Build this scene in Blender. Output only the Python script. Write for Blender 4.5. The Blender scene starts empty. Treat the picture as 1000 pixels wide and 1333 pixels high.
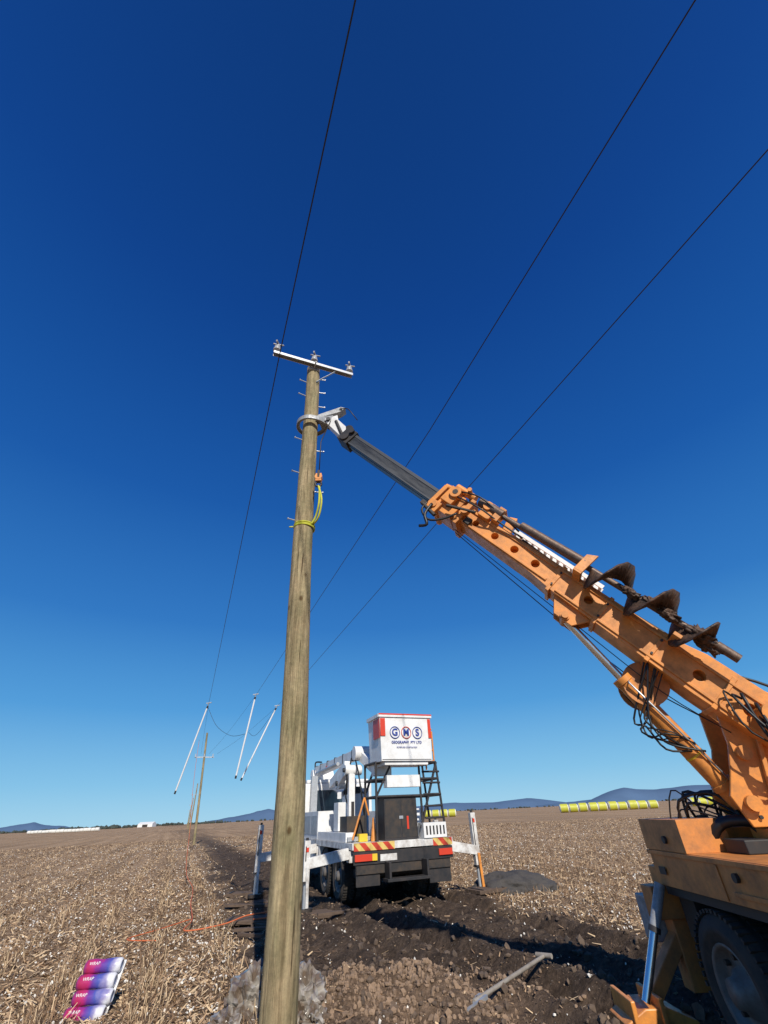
import bpy, math, random
import numpy as np
from mathutils import Vector, Matrix
random.seed(7); np.random.seed(7)
scene=bpy.context.scene
V=Vector
# ---------------------------------------------------------------- materials
def new_mat(name):
    m=bpy.data.materials.new(name); m.use_nodes=True
    nt=m.node_tree; b=nt.nodes['Principled BSDF']
    return m,nt,b
def mat(name,col,rough=.5,metal=0.,dirt=.25,dcol=None,scale=4.,bump=.0,bscale=30.,spec=.5,stretch=(1,1,1),coat=0.):
    m,nt,b=new_mat(name); N=nt.nodes; L=nt.links
    tc=N.new('ShaderNodeTexCoord'); mp=N.new('ShaderNodeMapping'); mp.inputs['Scale'].default_value=stretch
    L.new(tc.outputs['Object'],mp.inputs['Vector'])
    n=N.new('ShaderNodeTexNoise'); n.inputs['Scale'].default_value=scale; n.inputs['Detail'].default_value=10; n.inputs['Roughness'].default_value=.72
    L.new(mp.outputs[0],n.inputs['Vector'])
    r=N.new('ShaderNodeValToRGB'); r.color_ramp.elements[0].position=.42; r.color_ramp.elements[1].position=.72
    r.color_ramp.elements[0].color=(0,0,0,1); r.color_ramp.elements[1].color=(dirt,dirt,dirt,1)
    L.new(n.outputs[0],r.inputs[0])
    mx=N.new('ShaderNodeMixRGB'); mx.inputs[1].default_value=(*col,1)
    if dcol is None: dcol=tuple(c*.35 for c in col)
    mx.inputs[2].default_value=(*dcol,1)
    L.new(r.outputs[0],mx.inputs[0]); L.new(mx.outputs[0],b.inputs['Base Color'])
    rr=N.new('ShaderNodeMath'); rr.operation='MULTIPLY_ADD'; rr.inputs[1].default_value=.35; rr.inputs[2].default_value=rough; L.new(r.outputs[0],rr.inputs[0]); L.new(rr.outputs[0],b.inputs['Roughness'])
    b.inputs['Metallic'].default_value=metal
    b.inputs['Specular IOR Level'].default_value=spec
    b.inputs['Coat Weight'].default_value=coat
    if bump>0:
        n2=N.new('ShaderNodeTexNoise'); n2.inputs['Scale'].default_value=bscale; n2.inputs['Detail'].default_value=6
        L.new(mp.outputs[0],n2.inputs['Vector'])
        bp=N.new('ShaderNodeBump'); bp.inputs['Strength'].default_value=bump; bp.inputs['Distance'].default_value=.02
        L.new(n2.outputs[0],bp.inputs['Height']); L.new(bp.outputs[0],b.inputs['Normal'])
    return m
MUD=(.10,.065,.04)
ORANGE=mat('orange_paint',(.74,.28,.055),.38,dirt=.7,dcol=(.20,.09,.035),scale=6,bump=.05)
ORANGE_D=mat('orange_paint_shaded_muddy',(.60,.225,.055),.45,dirt=.85,dcol=(.17,.09,.045),scale=4,bump=.1)  # duller orange: mud, plus the deck side's shade put into the colour
WHITE=mat('white_paint',(.78,.78,.77),.35,dirt=.55,dcol=(.42,.39,.34),scale=3)
WHITE_D=mat('white_paint_muddy',(.72,.71,.68),.45,dirt=.95,dcol=(.22,.17,.13),scale=4)
BLACK=mat('black_steel',(.02,.02,.022),.5,dirt=.5,dcol=(.07,.05,.04),scale=6)
DARK=mat('dark_chassis',(.022,.021,.021),.6,dirt=.7,dcol=MUD,scale=4)
RUBBER=mat('tyre_rubber',(.024,.023,.022),.8,dirt=.7,dcol=(.12,.088,.063),scale=5,bump=.2)
HOSE=mat('hose_rubber',(.012,.012,.013),.45,dirt=.2)
STEEL=mat('galvanised_steel',(.48,.50,.52),.38,.5,dirt=.5,scale=8)
CAST=mat('grey_cast_fitting',(.34,.35,.36),.45,.2,dirt=.7,dcol=(.10,.09,.08),scale=9,bump=.2)
CHROME=mat('chrome_rod',(.75,.76,.78),.18,1.,dirt=.25,scale=6)
GREY=mat('grey_boom_paint',(.028,.03,.033),.33,.1,dirt=.6,dcol=(.12,.125,.13),scale=3,stretch=(.4,3,3))
GREYL=mat('grey_boom_strips',(.11,.115,.12),.35,.4,dirt=.8,dcol=(.03,.03,.03),scale=4,stretch=(.4,3,3))  # lighter grey for the strips along the inner boom
RUST=mat('auger_steel',(.042,.028,.022),.5,.3,dirt=.9,dcol=(.15,.08,.048),scale=7,bump=.5,bscale=18)
RODM=mat('auger_shaft_steel',(.12,.08,.06),.5,.5,dirt=.6,dcol=(.28,.21,.17),scale=8,bump=.2)
RED=mat('red_paint',(.62,.05,.02),.4,dirt=.2)
BLUE=mat('blue_print',(.03,.06,.3),.4,dirt=.1)
YELLOW=mat('yellow_webbing',(.55,.55,.05),.7,dirt=.4,scale=12)
YPAINT=mat('yellow_paint',(.75,.5,.03),.5,dirt=.3)
GLASS=mat('window_glass',(.03,.045,.06),.08,dirt=.1,spec=.8)
PORC=mat('porcelain',(.42,.43,.45),.25,dirt=.2)
WIREM=mat('wire_metal',(.03,.03,.035),.5,.3,dirt=.2)
FIBRE=mat('fibreglass_white',(.74,.75,.76),.4,dirt=.2)
ROPE=mat('orange_rope',(.62,.15,.05),.7,dirt=.2)
TIMBER=mat('mud_timber',(.12,.08,.055),.8,dirt=.7,dcol=(.05,.035,.025),scale=6,bump=.3,stretch=(1,6,6))
GREYWOOD=mat('grey_handle',(.3,.27,.23),.6,dirt=.6,dcol=MUD,scale=7)
def chevron():
    m,nt,b=new_mat('chevron_board'); N=nt.nodes; L=nt.links
    tc=N.new('ShaderNodeTexCoord'); s=N.new('ShaderNodeSeparateXYZ'); L.new(tc.outputs['Object'],s.inputs[0])
    a=N.new('ShaderNodeMath'); a.operation='ADD'; L.new(s.outputs[0],a.inputs[0]); L.new(s.outputs[2],a.inputs[1])
    k=N.new('ShaderNodeMath'); k.operation='MULTIPLY'; k.inputs[1].default_value=3.6; L.new(a.outputs[0],k.inputs[0])
    f=N.new('ShaderNodeMath'); f.operation='FRACT'; L.new(k.outputs[0],f.inputs[0])
    g=N.new('ShaderNodeMath'); g.operation='GREATER_THAN'; g.inputs[1].default_value=.5; L.new(f.outputs[0],g.inputs[0])
    mx=N.new('ShaderNodeMixRGB'); mx.inputs[1].default_value=(.55,.06,.03,1); mx.inputs[2].default_value=(.7,.5,.15,1)
    L.new(g.outputs[0],mx.inputs[0])
    n=N.new('ShaderNodeTexNoise'); n.inputs['Scale'].default_value=5; n.inputs['Detail'].default_value=8; L.new(tc.outputs['Object'],n.inputs[0])
    r=N.new('ShaderNodeValToRGB'); r.color_ramp.elements[0].position=.45; r.color_ramp.elements[1].position=.75; r.color_ramp.elements[0].color=(1,1,1,1); r.color_ramp.elements[1].color=(.3,.25,.2,1); L.new(n.outputs[0],r.inputs[0])
    m2=N.new('ShaderNodeMixRGB'); m2.blend_type='MULTIPLY'; m2.inputs[0].default_value=1; L.new(mx.outputs[0],m2.inputs[1]); L.new(r.outputs[0],m2.inputs[2])
    L.new(m2.outputs[0],b.inputs['Base Color']); b.inputs['Roughness'].default_value=.4
    return m
CHEV=chevron()
def wood():
    m,nt,b=new_mat('treated_pine_pole'); N=nt.nodes; L=nt.links
    tc=N.new('ShaderNodeTexCoord')
    def ns(sc,s,det,ro=.6,dist=0):
        mp=N.new('ShaderNodeMapping'); mp.inputs['Scale'].default_value=sc; L.new(tc.outputs['Object'],mp.inputs[0])
        n=N.new('ShaderNodeTexNoise'); n.inputs['Scale'].default_value=s; n.inputs['Detail'].default_value=det; n.inputs['Roughness'].default_value=ro; n.inputs['Distortion'].default_value=dist; L.new(mp.outputs[0],n.inputs[0]); return n.outputs[0],mp.outputs[0]
    def rp(i,p0,c0,p1,c1):
        r=N.new('ShaderNodeValToRGB'); e=r.color_ramp.elements; e[0].position=p0; e[0].color=(*c0,1); e[1].position=p1; e[1].color=(*c1,1); L.new(i,r.inputs[0]); return r.outputs[0]
    def mul(a,c):
        x=N.new('ShaderNodeMixRGB'); x.blend_type='MULTIPLY'; x.inputs[0].default_value=1; L.new(a,x.inputs[1]); L.new(c,x.inputs[2]); return x.outputs[0]
    g,_=ns((8,8,.5),2.2,10,.72,.4)
    c=rp(g,.36,(.18,.14,.085),.66,(.46,.385,.25))
    g2,_=ns((2,2,.9),2.0,7); c=mul(c,rp(g2,.32,(.62,.67,.55),.68,(1.17,1.1,1.0)))
    g3,_=ns((22,22,.55),1.7,3); c=mul(c,rp(g3,.32,(.22,.19,.16),.38,(1,1,1)))
    g5,_=ns((3,3,3),6,8,.8); c=mul(c,rp(g5,.35,(.75,.75,.75),.65,(1.14,1.12,1.1)))
    _,mv=ns((3.5,3.5,2.2),1,1)
    vo=N.new('ShaderNodeTexVoronoi'); vo.inputs['Scale'].default_value=1.1; L.new(mv,vo.inputs[0])
    c=mul(c,rp(vo.outputs[0],.06,(.35,.27,.2),.13,(1,1,1)))
    L.new(c,b.inputs['Base Color']); b.inputs['Roughness'].default_value=.8; b.inputs['Specular IOR Level'].default_value=.25
    bp=N.new('ShaderNodeBump'); bp.inputs['Strength'].default_value=.8; bp.inputs['Distance'].default_value=.025
    L.new(g,bp.inputs['Height']); L.new(bp.outputs[0],b.inputs['Normal'])
    return m
WOOD=wood()

# ---------------------------------------------------------------- mesh builder
class B:
    def __init__(s): s.v=[]; s.f=[]; s.m=[]; s.mats=[]; s.cur=0; s.sm=[]
    def use(s,m):
        if m not in s.mats: s.mats.append(m)
        s.cur=s.mats.index(m); return s
    def add(s,vs,fs,smooth=False):
        o=len(s.v); s.v+= [tuple(p) for p in vs]
        for f in fs: s.f.append(tuple(i+o for i in f)); s.m.append(s.cur); s.sm.append(smooth)
    def box(s,x0,x1,y0,y1,z0,z1):
        vs=[(x,y,z) for z in (z0,z1) for (x,y) in ((x0,y0),(x1,y0),(x1,y1),(x0,y1))]
        s.add(vs,[(3,2,1,0),(4,5,6,7),(0,1,5,4),(1,2,6,5),(2,3,7,6),(3,0,4,7)]); return s
    def beam(s,p,q,w,h,up=(0,0,1),w2=None,h2=None):
        p=V(p);q=V(q); d=(q-p).normalized(); up=V(up)
        if abs(d.dot(up))>.98: up=V((0,1,0))
        a=d.cross(up).normalized(); b=a.cross(d).normalized()
        w2=w if w2 is None else w2; h2=h if h2 is None else h2
        vs=[]
        for c,ww,hh in ((p,w,h),(q,w2,h2)):
            for i,j in ((-1,-1),(1,-1),(1,1),(-1,1)): vs.append(c+a*(i*ww/2)+b*(j*hh/2))
        s.add(vs,[(0,1,2,3),(7,6,5,4),(0,4,5,1),(1,5,6,2),(2,6,7,3),(3,7,4,0)]); return s
    def cyl(s,p,q,r,r2=None,n=20,caps=True):
        p=V(p);q=V(q); r2=r if r2 is None else r2
        d=(q-p).normalized(); up=V((0,0,1)) if abs(d.z)<.95 else V((1,0,0))
        a=d.cross(up).normalized(); b=a.cross(d)
        vs=[]
        for c,rr in ((p,r),(q,r2)):
            for i in range(n):
                t=2*math.pi*i/n; vs.append(c+a*(math.cos(t)*rr)+b*(math.sin(t)*rr))
        fs=[(i,(i+1)%n,n+(i+1)%n,n+i) for i in range(n)]
        s.add(vs,fs,True)
        if caps:
            s.add(vs[:n],[tuple(range(n-1,-1,-1))]); s.add(vs[n:],[tuple(range(n))])
        return s
    def tube(s,pts,r,n=8,sub=4):
        P=[V(p) for p in pts]
        if sub>1 and len(P)>2:
            Q=[]
            for i in range(len(P)-1):
                p0=P[max(i-1,0)];p1=P[i];p2=P[i+1];p3=P[min(i+2,len(P)-1)]
                for k in range(sub):
                    t=k/sub
                    Q.append(.5*((2*p1)+(p2-p0)*t+(2*p0-5*p1+4*p2-p3)*t*t+(3*p1-p0-3*p2+p3)*t*t*t))
            Q.append(P[-1]); P=Q
        vs=[];a=None
        for i,p in enumerate(P):
            d=(P[min(i+1,len(P)-1)]-P[max(i-1,0)]).normalized()
            if a is None:
                up=V((0,0,1)) if abs(d.z)<.9 else V((1,0,0)); a=d.cross(up).normalized()
            else:
                a=(a-d*a.dot(d)).normalized()
            b=d.cross(a)
            for k in range(n):
                t=2*math.pi*k/n; vs.append(p+a*(math.cos(t)*r)+b*(math.sin(t)*r))
        fs=[]
        for i in range(len(P)-1):
            for k in range(n): fs.append((i*n+k,i*n+(k+1)%n,(i+1)*n+(k+1)%n,(i+1)*n+k))
        fs.append(tuple(range(n))); fs.append(tuple(range((len(P)-1)*n,len(P)*n)))
        s.add(vs,fs,True); return s
    def ring(s,c,axis,R,r,n=32,k=10,a0=0,a1=2*math.pi):
        axis=V(axis).normalized(); up=V((0,0,1)) if abs(axis.z)<.9 else V((1,0,0))
        a=axis.cross(up).normalized(); b=axis.cross(a); c=V(c)
        pts=[c+(a*math.cos(a0+(a1-a0)*i/n)+b*math.sin(a0+(a1-a0)*i/n))*R for i in range(n+1)]
        s.tube(pts,r,k,1); return s
    def prism(s,poly,d):
        d=V(d); n=len(poly); P=[V(p) for p in poly]; vs=P+[p+d for p in P]
        fs=[tuple(range(n-1,-1,-1)),tuple(range(n,2*n))]+[(i,(i+1)%n,n+(i+1)%n,n+i) for i in range(n)]
        s.add(vs,fs); return s
    def lathe(s,c,axis,prof,n=36):
        axis=V(axis).normalized(); up=V((0,0,1)) if abs(axis.z)<.9 else V((1,0,0))
        a=axis.cross(up).normalized(); b=axis.cross(a); c=V(c); vs=[]
        for r,t in prof:
            for k in range(n):
                th=2*math.pi*k/n; vs.append(c+axis*t+(a*math.cos(th)+b*math.sin(th))*r)
        fs=[(i*n+k,i*n+(k+1)%n,(i+1)*n+(k+1)%n,(i+1)*n+k) for i in range(len(prof)-1) for k in range(n)]
        s.add(vs,fs,True); return s
    def obj(s,name,parent=None,offset=None,bevel=0.):
        me=bpy.data.meshes.new(name); me.from_pydata(s.v,[],s.f)
        for m in s.mats: me.materials.append(m)
        me.polygons.foreach_set('material_index',s.m); me.polygons.foreach_set('use_smooth',s.sm); me.update()
        import bmesh
        bm=bmesh.new(); bm.from_mesh(me); bmesh.ops.recalc_face_normals(bm,faces=bm.faces); bm.to_mesh(me); bm.free()
        o=bpy.data.objects.new(name,me); scene.collection.objects.link(o)
        if parent: o.parent=parent
        if offset is not None: o.location=offset
        if bevel>0:
            md=o.modifiers.new('bevel','BEVEL'); md.width=bevel; md.segments=2; md.limit_method='ANGLE'; md.angle_limit=math.radians(50)
        return o
def empty(name,loc=(0,0,0),rotz=0):
    e=bpy.data.objects.new(name,None); e.location=loc; e.rotation_euler=(0,0,rotz); e.empty_display_size=.5
    scene.collection.objects.link(e); return e

# ---------------------------------------------------------------- camera
H=1.65; TH=math.radians(35.07); RO=math.radians(2.8); FPX=560.
F=V((0,math.cos(TH),math.sin(TH))); U0=V((0,-math.sin(TH),math.cos(TH))); R0=V((1,0,0))
R=R0*math.cos(RO)-U0*math.sin(RO); U=R0*math.sin(RO)+U0*math.cos(RO)
cd=bpy.data.cameras.new('camera'); cam=bpy.data.objects.new('camera',cd); scene.collection.objects.link(cam)
cam.matrix_world=Matrix(((R.x,U.x,-F.x,0),(R.y,U.y,-F.y,0),(R.z,U.z,-F.z,H),(0,0,0,1)))
cd.sensor_fit='VERTICAL'; cd.sensor_height=36; cd.sensor_width=27; cd.lens=36*FPX/1333; cd.clip_end=30000; cd.clip_start=.05
scene.camera=cam

# ---------------------------------------------------------------- light
SEL=math.radians(36); SAZ=math.radians(165)
sv=V((math.sin(SAZ)*math.cos(SEL),math.cos(SAZ)*math.cos(SEL),math.sin(SEL)))
w=bpy.data.worlds.new('World'); scene.world=w; w.use_nodes=True; nt=w.node_tree
bg=nt.nodes['Background']; sky=nt.nodes.new('ShaderNodeTexSky'); sky.sky_type='NISHITA'; sky.sun_disc=False
sky.sun_elevation=SEL; sky.sun_rotation=SAZ; sky.air_density=1.0; sky.dust_density=.15; sky.ozone_density=3.0; sky.altitude=400
tc=nt.nodes.new('ShaderNodeTexCoord'); sx=nt.nodes.new('ShaderNodeSeparateXYZ'); nt.links.new(tc.outputs['Generated'],sx.inputs[0])
rp=nt.nodes.new('ShaderNodeValToRGB'); nt.links.new(sx.outputs[2],rp.inputs[0])
els=rp.color_ramp.elements
stops=[(0,(.33,.63,.84)),(.06,(.21,.52,.80)),(.18,(.075,.33,.70)),(.34,(.025,.185,.55)),(.57,(.007,.100,.405)),(.85,(.002,.052,.27)),(1,(.001,.038,.20))]
els[0].position=0; els[0].color=(*stops[0][1],1); els[1].position=1; els[1].color=(*stops[-1][1],1)
for p,c in stops[1:-1]: e=els.new(p); e.color=(*c,1)
sc_=nt.nodes.new('ShaderNodeVectorMath'); sc_.operation='SCALE'; sc_.inputs['Scale'].default_value=10.; nt.links.new(rp.outputs[0],sc_.inputs[0])
mxs=nt.nodes.new('ShaderNodeMixRGB'); mxs.inputs[0].default_value=.93; nt.links.new(sky.outputs[0],mxs.inputs[1]); nt.links.new(sc_.outputs[0],mxs.inputs[2])
nt.links.new(mxs.outputs[0],bg.inputs[0]); bg.inputs[1].default_value=.10
sl=bpy.data.lights.new('sun','SUN'); sl.energy=5.0; sl.angle=math.radians(.5); sl.color=(1,.94,.84)
so=bpy.data.objects.new('sun',sl); scene.collection.objects.link(so); so.rotation_euler=sv.to_track_quat('Z','Y').to_euler(); so.location=(0,-5,20)
scene.view_settings.view_transform='Standard'; scene.view_settings.look='None'; scene.view_settings.exposure=0

# ---------------------------------------------------------------- ground
def hsh(i,j,s): 
    a=np.sin(i*127.1+j*311.7+s*74.7)*43758.5453; return a-np.floor(a)
def vn(x,y,s=0):
    xi=np.floor(x); yi=np.floor(y); fx=x-xi; fy=y-yi; fx=fx*fx*(3-2*fx); fy=fy*fy*(3-2*fy)
    return (hsh(xi,yi,s)*(1-fx)+hsh(xi+1,yi,s)*fx)*(1-fy)+(hsh(xi,yi+1,s)*(1-fx)+hsh(xi+1,yi+1,s)*fx)*fy
def fbm(x,y,o=4,s=0):
    r=0;a=.5
    for k in range(o): r=r+a*vn(x*2**k,y*2**k,s+k*3); a*=.5
    return r
def sst(a,b,x): t=np.clip((x-a)/(b-a),0,1); return t*t*(3-2*t)
NX,NY=.922,.387
def track(x,y):
    n=NX*x+NY*y; a=-NY*x+NX*y
    e=(fbm(x*.9,y*.9,3,5)-.45)*1.6+(fbm(x*5,y*5,3,6)-.45)*.9
    lo=1.1+1.0*np.clip((a-12)/30,0,1); hi=7.0-2.6*np.clip((a-14)/25,0,1)
    return sst(lo-.6,lo+.6,n+e)*(1-sst(hi-.8,hi+.8,n+e))
def height(x,y):
    n=NX*x+NY*y; a=-NY*x+NX*y
    near=1-sst(40,90,np.hypot(x,y))
    m=track(x,y)
    h=.03*np.cos(2*math.pi*n/1.0)*(1-m)+ (fbm(x*.7,y*.7,3,1)-.45)*.10
    h+= (fbm(x*5,y*5,3,2)-.45)*.07*(.35+m)+(fbm(x*14,y*14,2,9)-.4)*.04*(.4+m)
    for c,wd,dp in ((4.1,.22,.17),(6.0,.22,.16),(2.3,.2,.08),(3.2,.18,.06),(5.1,.15,.05)):
        nn=n+.12*np.sin(a*.35+c)
        h+= m*(-dp*np.exp(-((nn-c)/wd)**2)+dp*.6*np.exp(-((nn-c-wd*1.9)/(wd*.7))**2)+dp*.5*np.exp(-((nn-c+wd*1.9)/(wd*.7))**2))
    pile=.25*np.exp(-(((x+.35)/.75)**2+((y-6.75)/.6)**2))+.14*np.exp(-(((x-.5)/.6)**2+((y-6.4)/.5)**2))
    h+=pile*(.7+.7*fbm(x*6,y*6,3,4))
    return h*near
def axis(lo,hi,c0,c1,st,gr=1.07):
    mid=list(np.arange(c0,c1,st)); 
    a=[];p=c0;s=st
    while p>lo: s*=gr; p-=s; a.append(p)
    b=[];p=mid[-1];s=st
    while p<hi: s*=gr; p+=s; b.append(p)
    return np.array(a[::-1]+mid+b)
X=axis(-7000,7000,-7,8,.045); Y=axis(-300,9000,5.2,14,.045)
gx,gy=np.meshgrid(X,Y); gz=height(gx,gy)
nx,ny=len(X),len(Y)
co=np.stack([gx,gy,gz],-1).reshape(-1,3)
idx=np.arange(nx*ny).reshape(ny,nx)
q=np.stack([idx[:-1,:-1],idx[:-1,1:],idx[1:,1:],idx[1:,:-1]],-1).reshape(-1,4)
def fast_mesh(name,co,q,mats,mi=None,smooth=False):
    me=bpy.data.meshes.new(name); k=q.shape[1]
    me.vertices.add(len(co)); me.vertices.foreach_set('co',co.astype(np.float32).ravel())
    me.loops.add(q.size); me.loops.foreach_set('vertex_index',q.astype(np.int32).ravel())
    me.polygons.add(len(q)); me.polygons.foreach_set('loop_start',np.arange(0,q.size,k,dtype=np.int32))
    for m in mats: me.materials.append(m)
    if mi is not None: me.polygons.foreach_set('material_index',mi.astype(np.int32))
    me.update(calc_edges=True)
    me.polygons.foreach_set('use_smooth',np.full(len(q),smooth))
    o=bpy.data.objects.new(name,me); scene.collection.objects.link(o); return o
def ground_mat():
    m,nt,b=new_mat('cotton_field_soil'); N=nt.nodes; L=nt.links
    tc=N.new('ShaderNodeTexCoord'); at=N.new('ShaderNodeAttribute'); at.attribute_name='soil'
    def noise(sc,det=6,ro=.6,vec=None):
        n=N.new('ShaderNodeTexNoise'); n.inputs['Scale'].default_value=sc; n.inputs['Detail'].default_value=det; n.inputs['Roughness'].default_value=ro
        L.new(vec or tc.outputs['Object'],n.inputs['Vector']); return n.outputs[0]
    def ramp(i,p0,c0,p1,c1):
        r=N.new('ShaderNodeValToRGB'); r.color_ramp.elements[0].position=p0; r.color_ramp.elements[1].position=p1
        r.color_ramp.elements[0].color=(*c0,1); r.color_ramp.elements[1].color=(*c1,1); L.new(i,r.inputs[0]); return r.outputs[0]
    def mix(f,a,c,t='MIX'):
        x=N.new('ShaderNodeMixRGB'); x.blend_type=t
        if hasattr(f,'node'): L.new(f,x.inputs[0])
        else: x.inputs[0].default_value=f
        for i,s in ((1,a),(2,c)):
            if hasattr(s,'node'): L.new(s,x.inputs[i])
            else: x.inputs[i].default_value=(*s,1)
        return x.outputs[0]
    field=ramp(noise(9,10,.75),.35,(.19,.12,.07),.65,(.52,.36,.22))
    field=mix(ramp(noise(1.2,5),.4,(0,0,0),.7,(.6,.6,.6)),field,(.42,.285,.175))
    big=ramp(noise(.03,4),.35,(.85,.85,.85),.65,(1.12,1.1,1.05)); field=mix(1.,field,big,'MULTIPLY')
    mp=N.new('ShaderNodeMapping'); mp.inputs['Rotation'].default_value=(0,0,-math.atan2(NY,NX)); L.new(tc.outputs['Object'],mp.inputs[0])
    mp2=N.new('ShaderNodeMapping'); mp2.inputs['Scale'].default_value=(1,.03,1); L.new(mp.outputs[0],mp2.inputs[0])
    rows=ramp(noise(.9,4,.6,mp2.outputs[0]),.4,(.76,.74,.72),.6,(1.1,1.1,1.1)); field=mix(1.,field,rows,'MULTIPLY')
    spk=ramp(noise(40,3,.6),.65,(0,0,0),.69,(.85,.85,.85)); field=mix(spk,field,(.66,.60,.52))
    soil=ramp(noise(3,9,.7),.35,(.052,.036,.026),.7,(.165,.115,.08))
    clod=ramp(noise(22,6,.7),.4,(.6,.6,.6),.7,(1.35,1.35,1.35)); soil=mix(1.,soil,clod,'MULTIPLY')
    spk2=ramp(noise(36,2,.6),.71,(0,0,0),.74,(.7,.7,.7)); soil=mix(spk2,soil,(.5,.46,.40))
    pl=N.new('ShaderNodeAttribute'); pl.attribute_name='pile'
    soil=mix(pl.outputs['Fac'],soil,ramp(noise(14,8,.7),.35,(.10,.066,.042),.7,(.31,.21,.14)))
    col=mix(at.outputs['Fac'],field,soil)
    L.new(col,b.inputs['Base Color']); b.inputs['Roughness'].default_value=.95; b.inputs['Specular IOR Level'].default_value=.15
    bp=N.new('ShaderNodeBump'); bp.inputs['Strength'].default_value=.9; bp.inputs['Distance'].default_value=.06
    L.new(noise(20,8,.75),bp.inputs['Height']); L.new(bp.outputs[0],b.inputs['Normal'])
    return m
g=fast_mesh('ground',co,q,[ground_mat()],smooth=True)
at=g.data.attributes.new('soil','FLOAT','POINT'); at.data.foreach_set('value',track(gx,gy).astype(np.float32).ravel())
pp=np.clip(1.3*np.exp(-(((gx+.3)/.95)**2+((gy-6.7)/.8)**2))+.8*np.exp(-(((gx-.7)/.8)**2+((gy-6.4)/.6)**2)),0,1)
at=g.data.attributes.new('pile','FLOAT','POINT'); at.data.foreach_set('value',pp.astype(np.float32).ravel())

# ---- stubble / litter / cotton lint
def gh(x,y): return height(np.asarray(x,float),np.asarray(y,float))
M_ST=mat('dry_stalk',(.26,.16,.09),.9,dirt=.3); M_SW=mat('straw_litter',(.60,.44,.27),.9,dirt=.3)
M_CT=mat('cotton_lint',(.76,.72,.65),.95,dirt=.3); M_DK=mat('dark_husk',(.10,.06,.036),.9,dirt=.2)
M_TN=mat('tan_leaf_litter',(.42,.28,.165),.9,dirt=.3)
def scatter(n,r0,r1):
    u=np.random.rand(n); r=r0*(r1/r0)**u
    th=(np.random.rand(n)-.5)*math.radians(104); x=r*np.sin(th); y=r*np.cos(th); return x,y
def quads(x,y,ln,wd,tilt,lift):
    n=len(x); yaw=np.random.rand(n)*2*math.pi; el=tilt
    d=np.stack([np.cos(yaw)*np.cos(el),np.sin(yaw)*np.cos(el),np.sin(el)],-1)
    a=np.stack([-np.sin(yaw),np.cos(yaw),np.zeros(n)],-1); ro=(np.random.rand(n)-.5)*2
    b=np.cross(d,a); a=a*np.cos(ro)[:,None]+b*np.sin(ro)[:,None]
    c=np.stack([x,y,gh(x,y)+lift],-1)
    w=(wd/2)[:,None]; l=ln[:,None]
    return np.stack([c-a*w,c+a*w,c+d*l+a*w*.6,c+d*l-a*w*.6],1)
Vs=[];Ms=[]
n=250000; x,y=scatter(n,5,75); t=track(x,y); k=np.random.rand(n)>t*.96; x=x[k];y=y[k];n=len(x)
sc=1+np.hypot(x,y)/40
Vs.append(quads(x,y,(.025+.08*np.random.rand(n)**2)*sc,(.006+.014*np.random.rand(n))*sc,np.random.rand(n)*.5,.004)); Ms.append(np.random.choice([0,1,1,4,4,3],n))
n=48000; x,y=scatter(n,5,75); nn=NX*x+NY*y; snap=np.round(nn)+np.random.randn(n)*.12-nn; x=x+NX*snap; y=y+NY*snap
t=track(x,y); k=np.random.rand(n)>t*1.0; x=x[k];y=y[k];n=len(x); sc=1+np.hypot(x,y)/40
Vs.append(quads(x,y,.05+.14*np.random.rand(n),(.005+.007*np.random.rand(n))*sc,.6+np.random.rand(n)*.9,0.)); Ms.append(np.random.choice([0,0,1,1,3],n))
vv=np.concatenate(Vs).reshape(-1,3); mm=np.concatenate(Ms)
fast_mesh('cotton_stubble',vv,np.arange(len(vv)).reshape(-1,4),[M_ST,M_SW,M_CT,M_DK,M_TN],mm)
M_CL=mat('soil_clod',(.135,.095,.067),.95,dirt=.8,dcol=(.05,.036,.027),scale=12,bump=.5)
M_CP=mat('soil_clod_fresh',(.28,.19,.125),.95,dirt=.7,dcol=(.12,.08,.053),scale=12,bump=.5)
import bmesh
bm=bmesh.new(); bmesh.ops.create_icosphere(bm,subdivisions=1,radius=1); icv=np.array([v.co[:] for v in bm.verts]); icf=np.array([[v.index for v in f.verts] for f in bm.faces]); bm.free()
def clods(x,y,s,seat=.3):
    n=len(x); j=1+(np.random.rand(n,len(icv),1)-.5)*.7; sq=np.random.rand(n,1,3)*.7+.5
    c=np.stack([x,y,gh(x,y)+s*seat],-1)[:,None,:]
    return (icv[None]*j*sq*s[:,None,None]+c).reshape(-1,3), (icf[None]+(np.arange(n)*len(icv))[:,None,None]).reshape(-1,3)
x,y=scatter(16000,5.2,35); t=track(x,y); k=t>.4; x=x[k];y=y[k]; s=.008+.05*np.random.rand(len(x))**5
v1,f1=clods(x,y,s)
r=np.random.randn(6000,2); x2=-.2+r[:,0]*.75; y2=6.65+r[:,1]*.5; s2=.004+.030*np.random.rand(6000)**5
v2,f2=clods(x2,y2,s2)
fast_mesh('soil_clods',np.concatenate([v1,v2]),np.concatenate([f1,f2+len(v1)]),[M_CL,M_CP],np.concatenate([np.zeros(len(f1)),np.ones(len(f2))]))
n=42000; x,y=scatter(n,5,60); t=track(x,y); k=(np.random.rand(n)>t*.94)&(vn(x*.8,y*.8,3)+.7*np.random.rand(n)>.65); x=x[k];y=y[k]; sc=1+np.hypot(x,y)/60
v3,f3=clods(x,y,(.004+.015*np.random.rand(len(x))**2)*sc,.8)
fast_mesh('cotton_lint_tufts',v3,f3,[M_CT])

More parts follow.
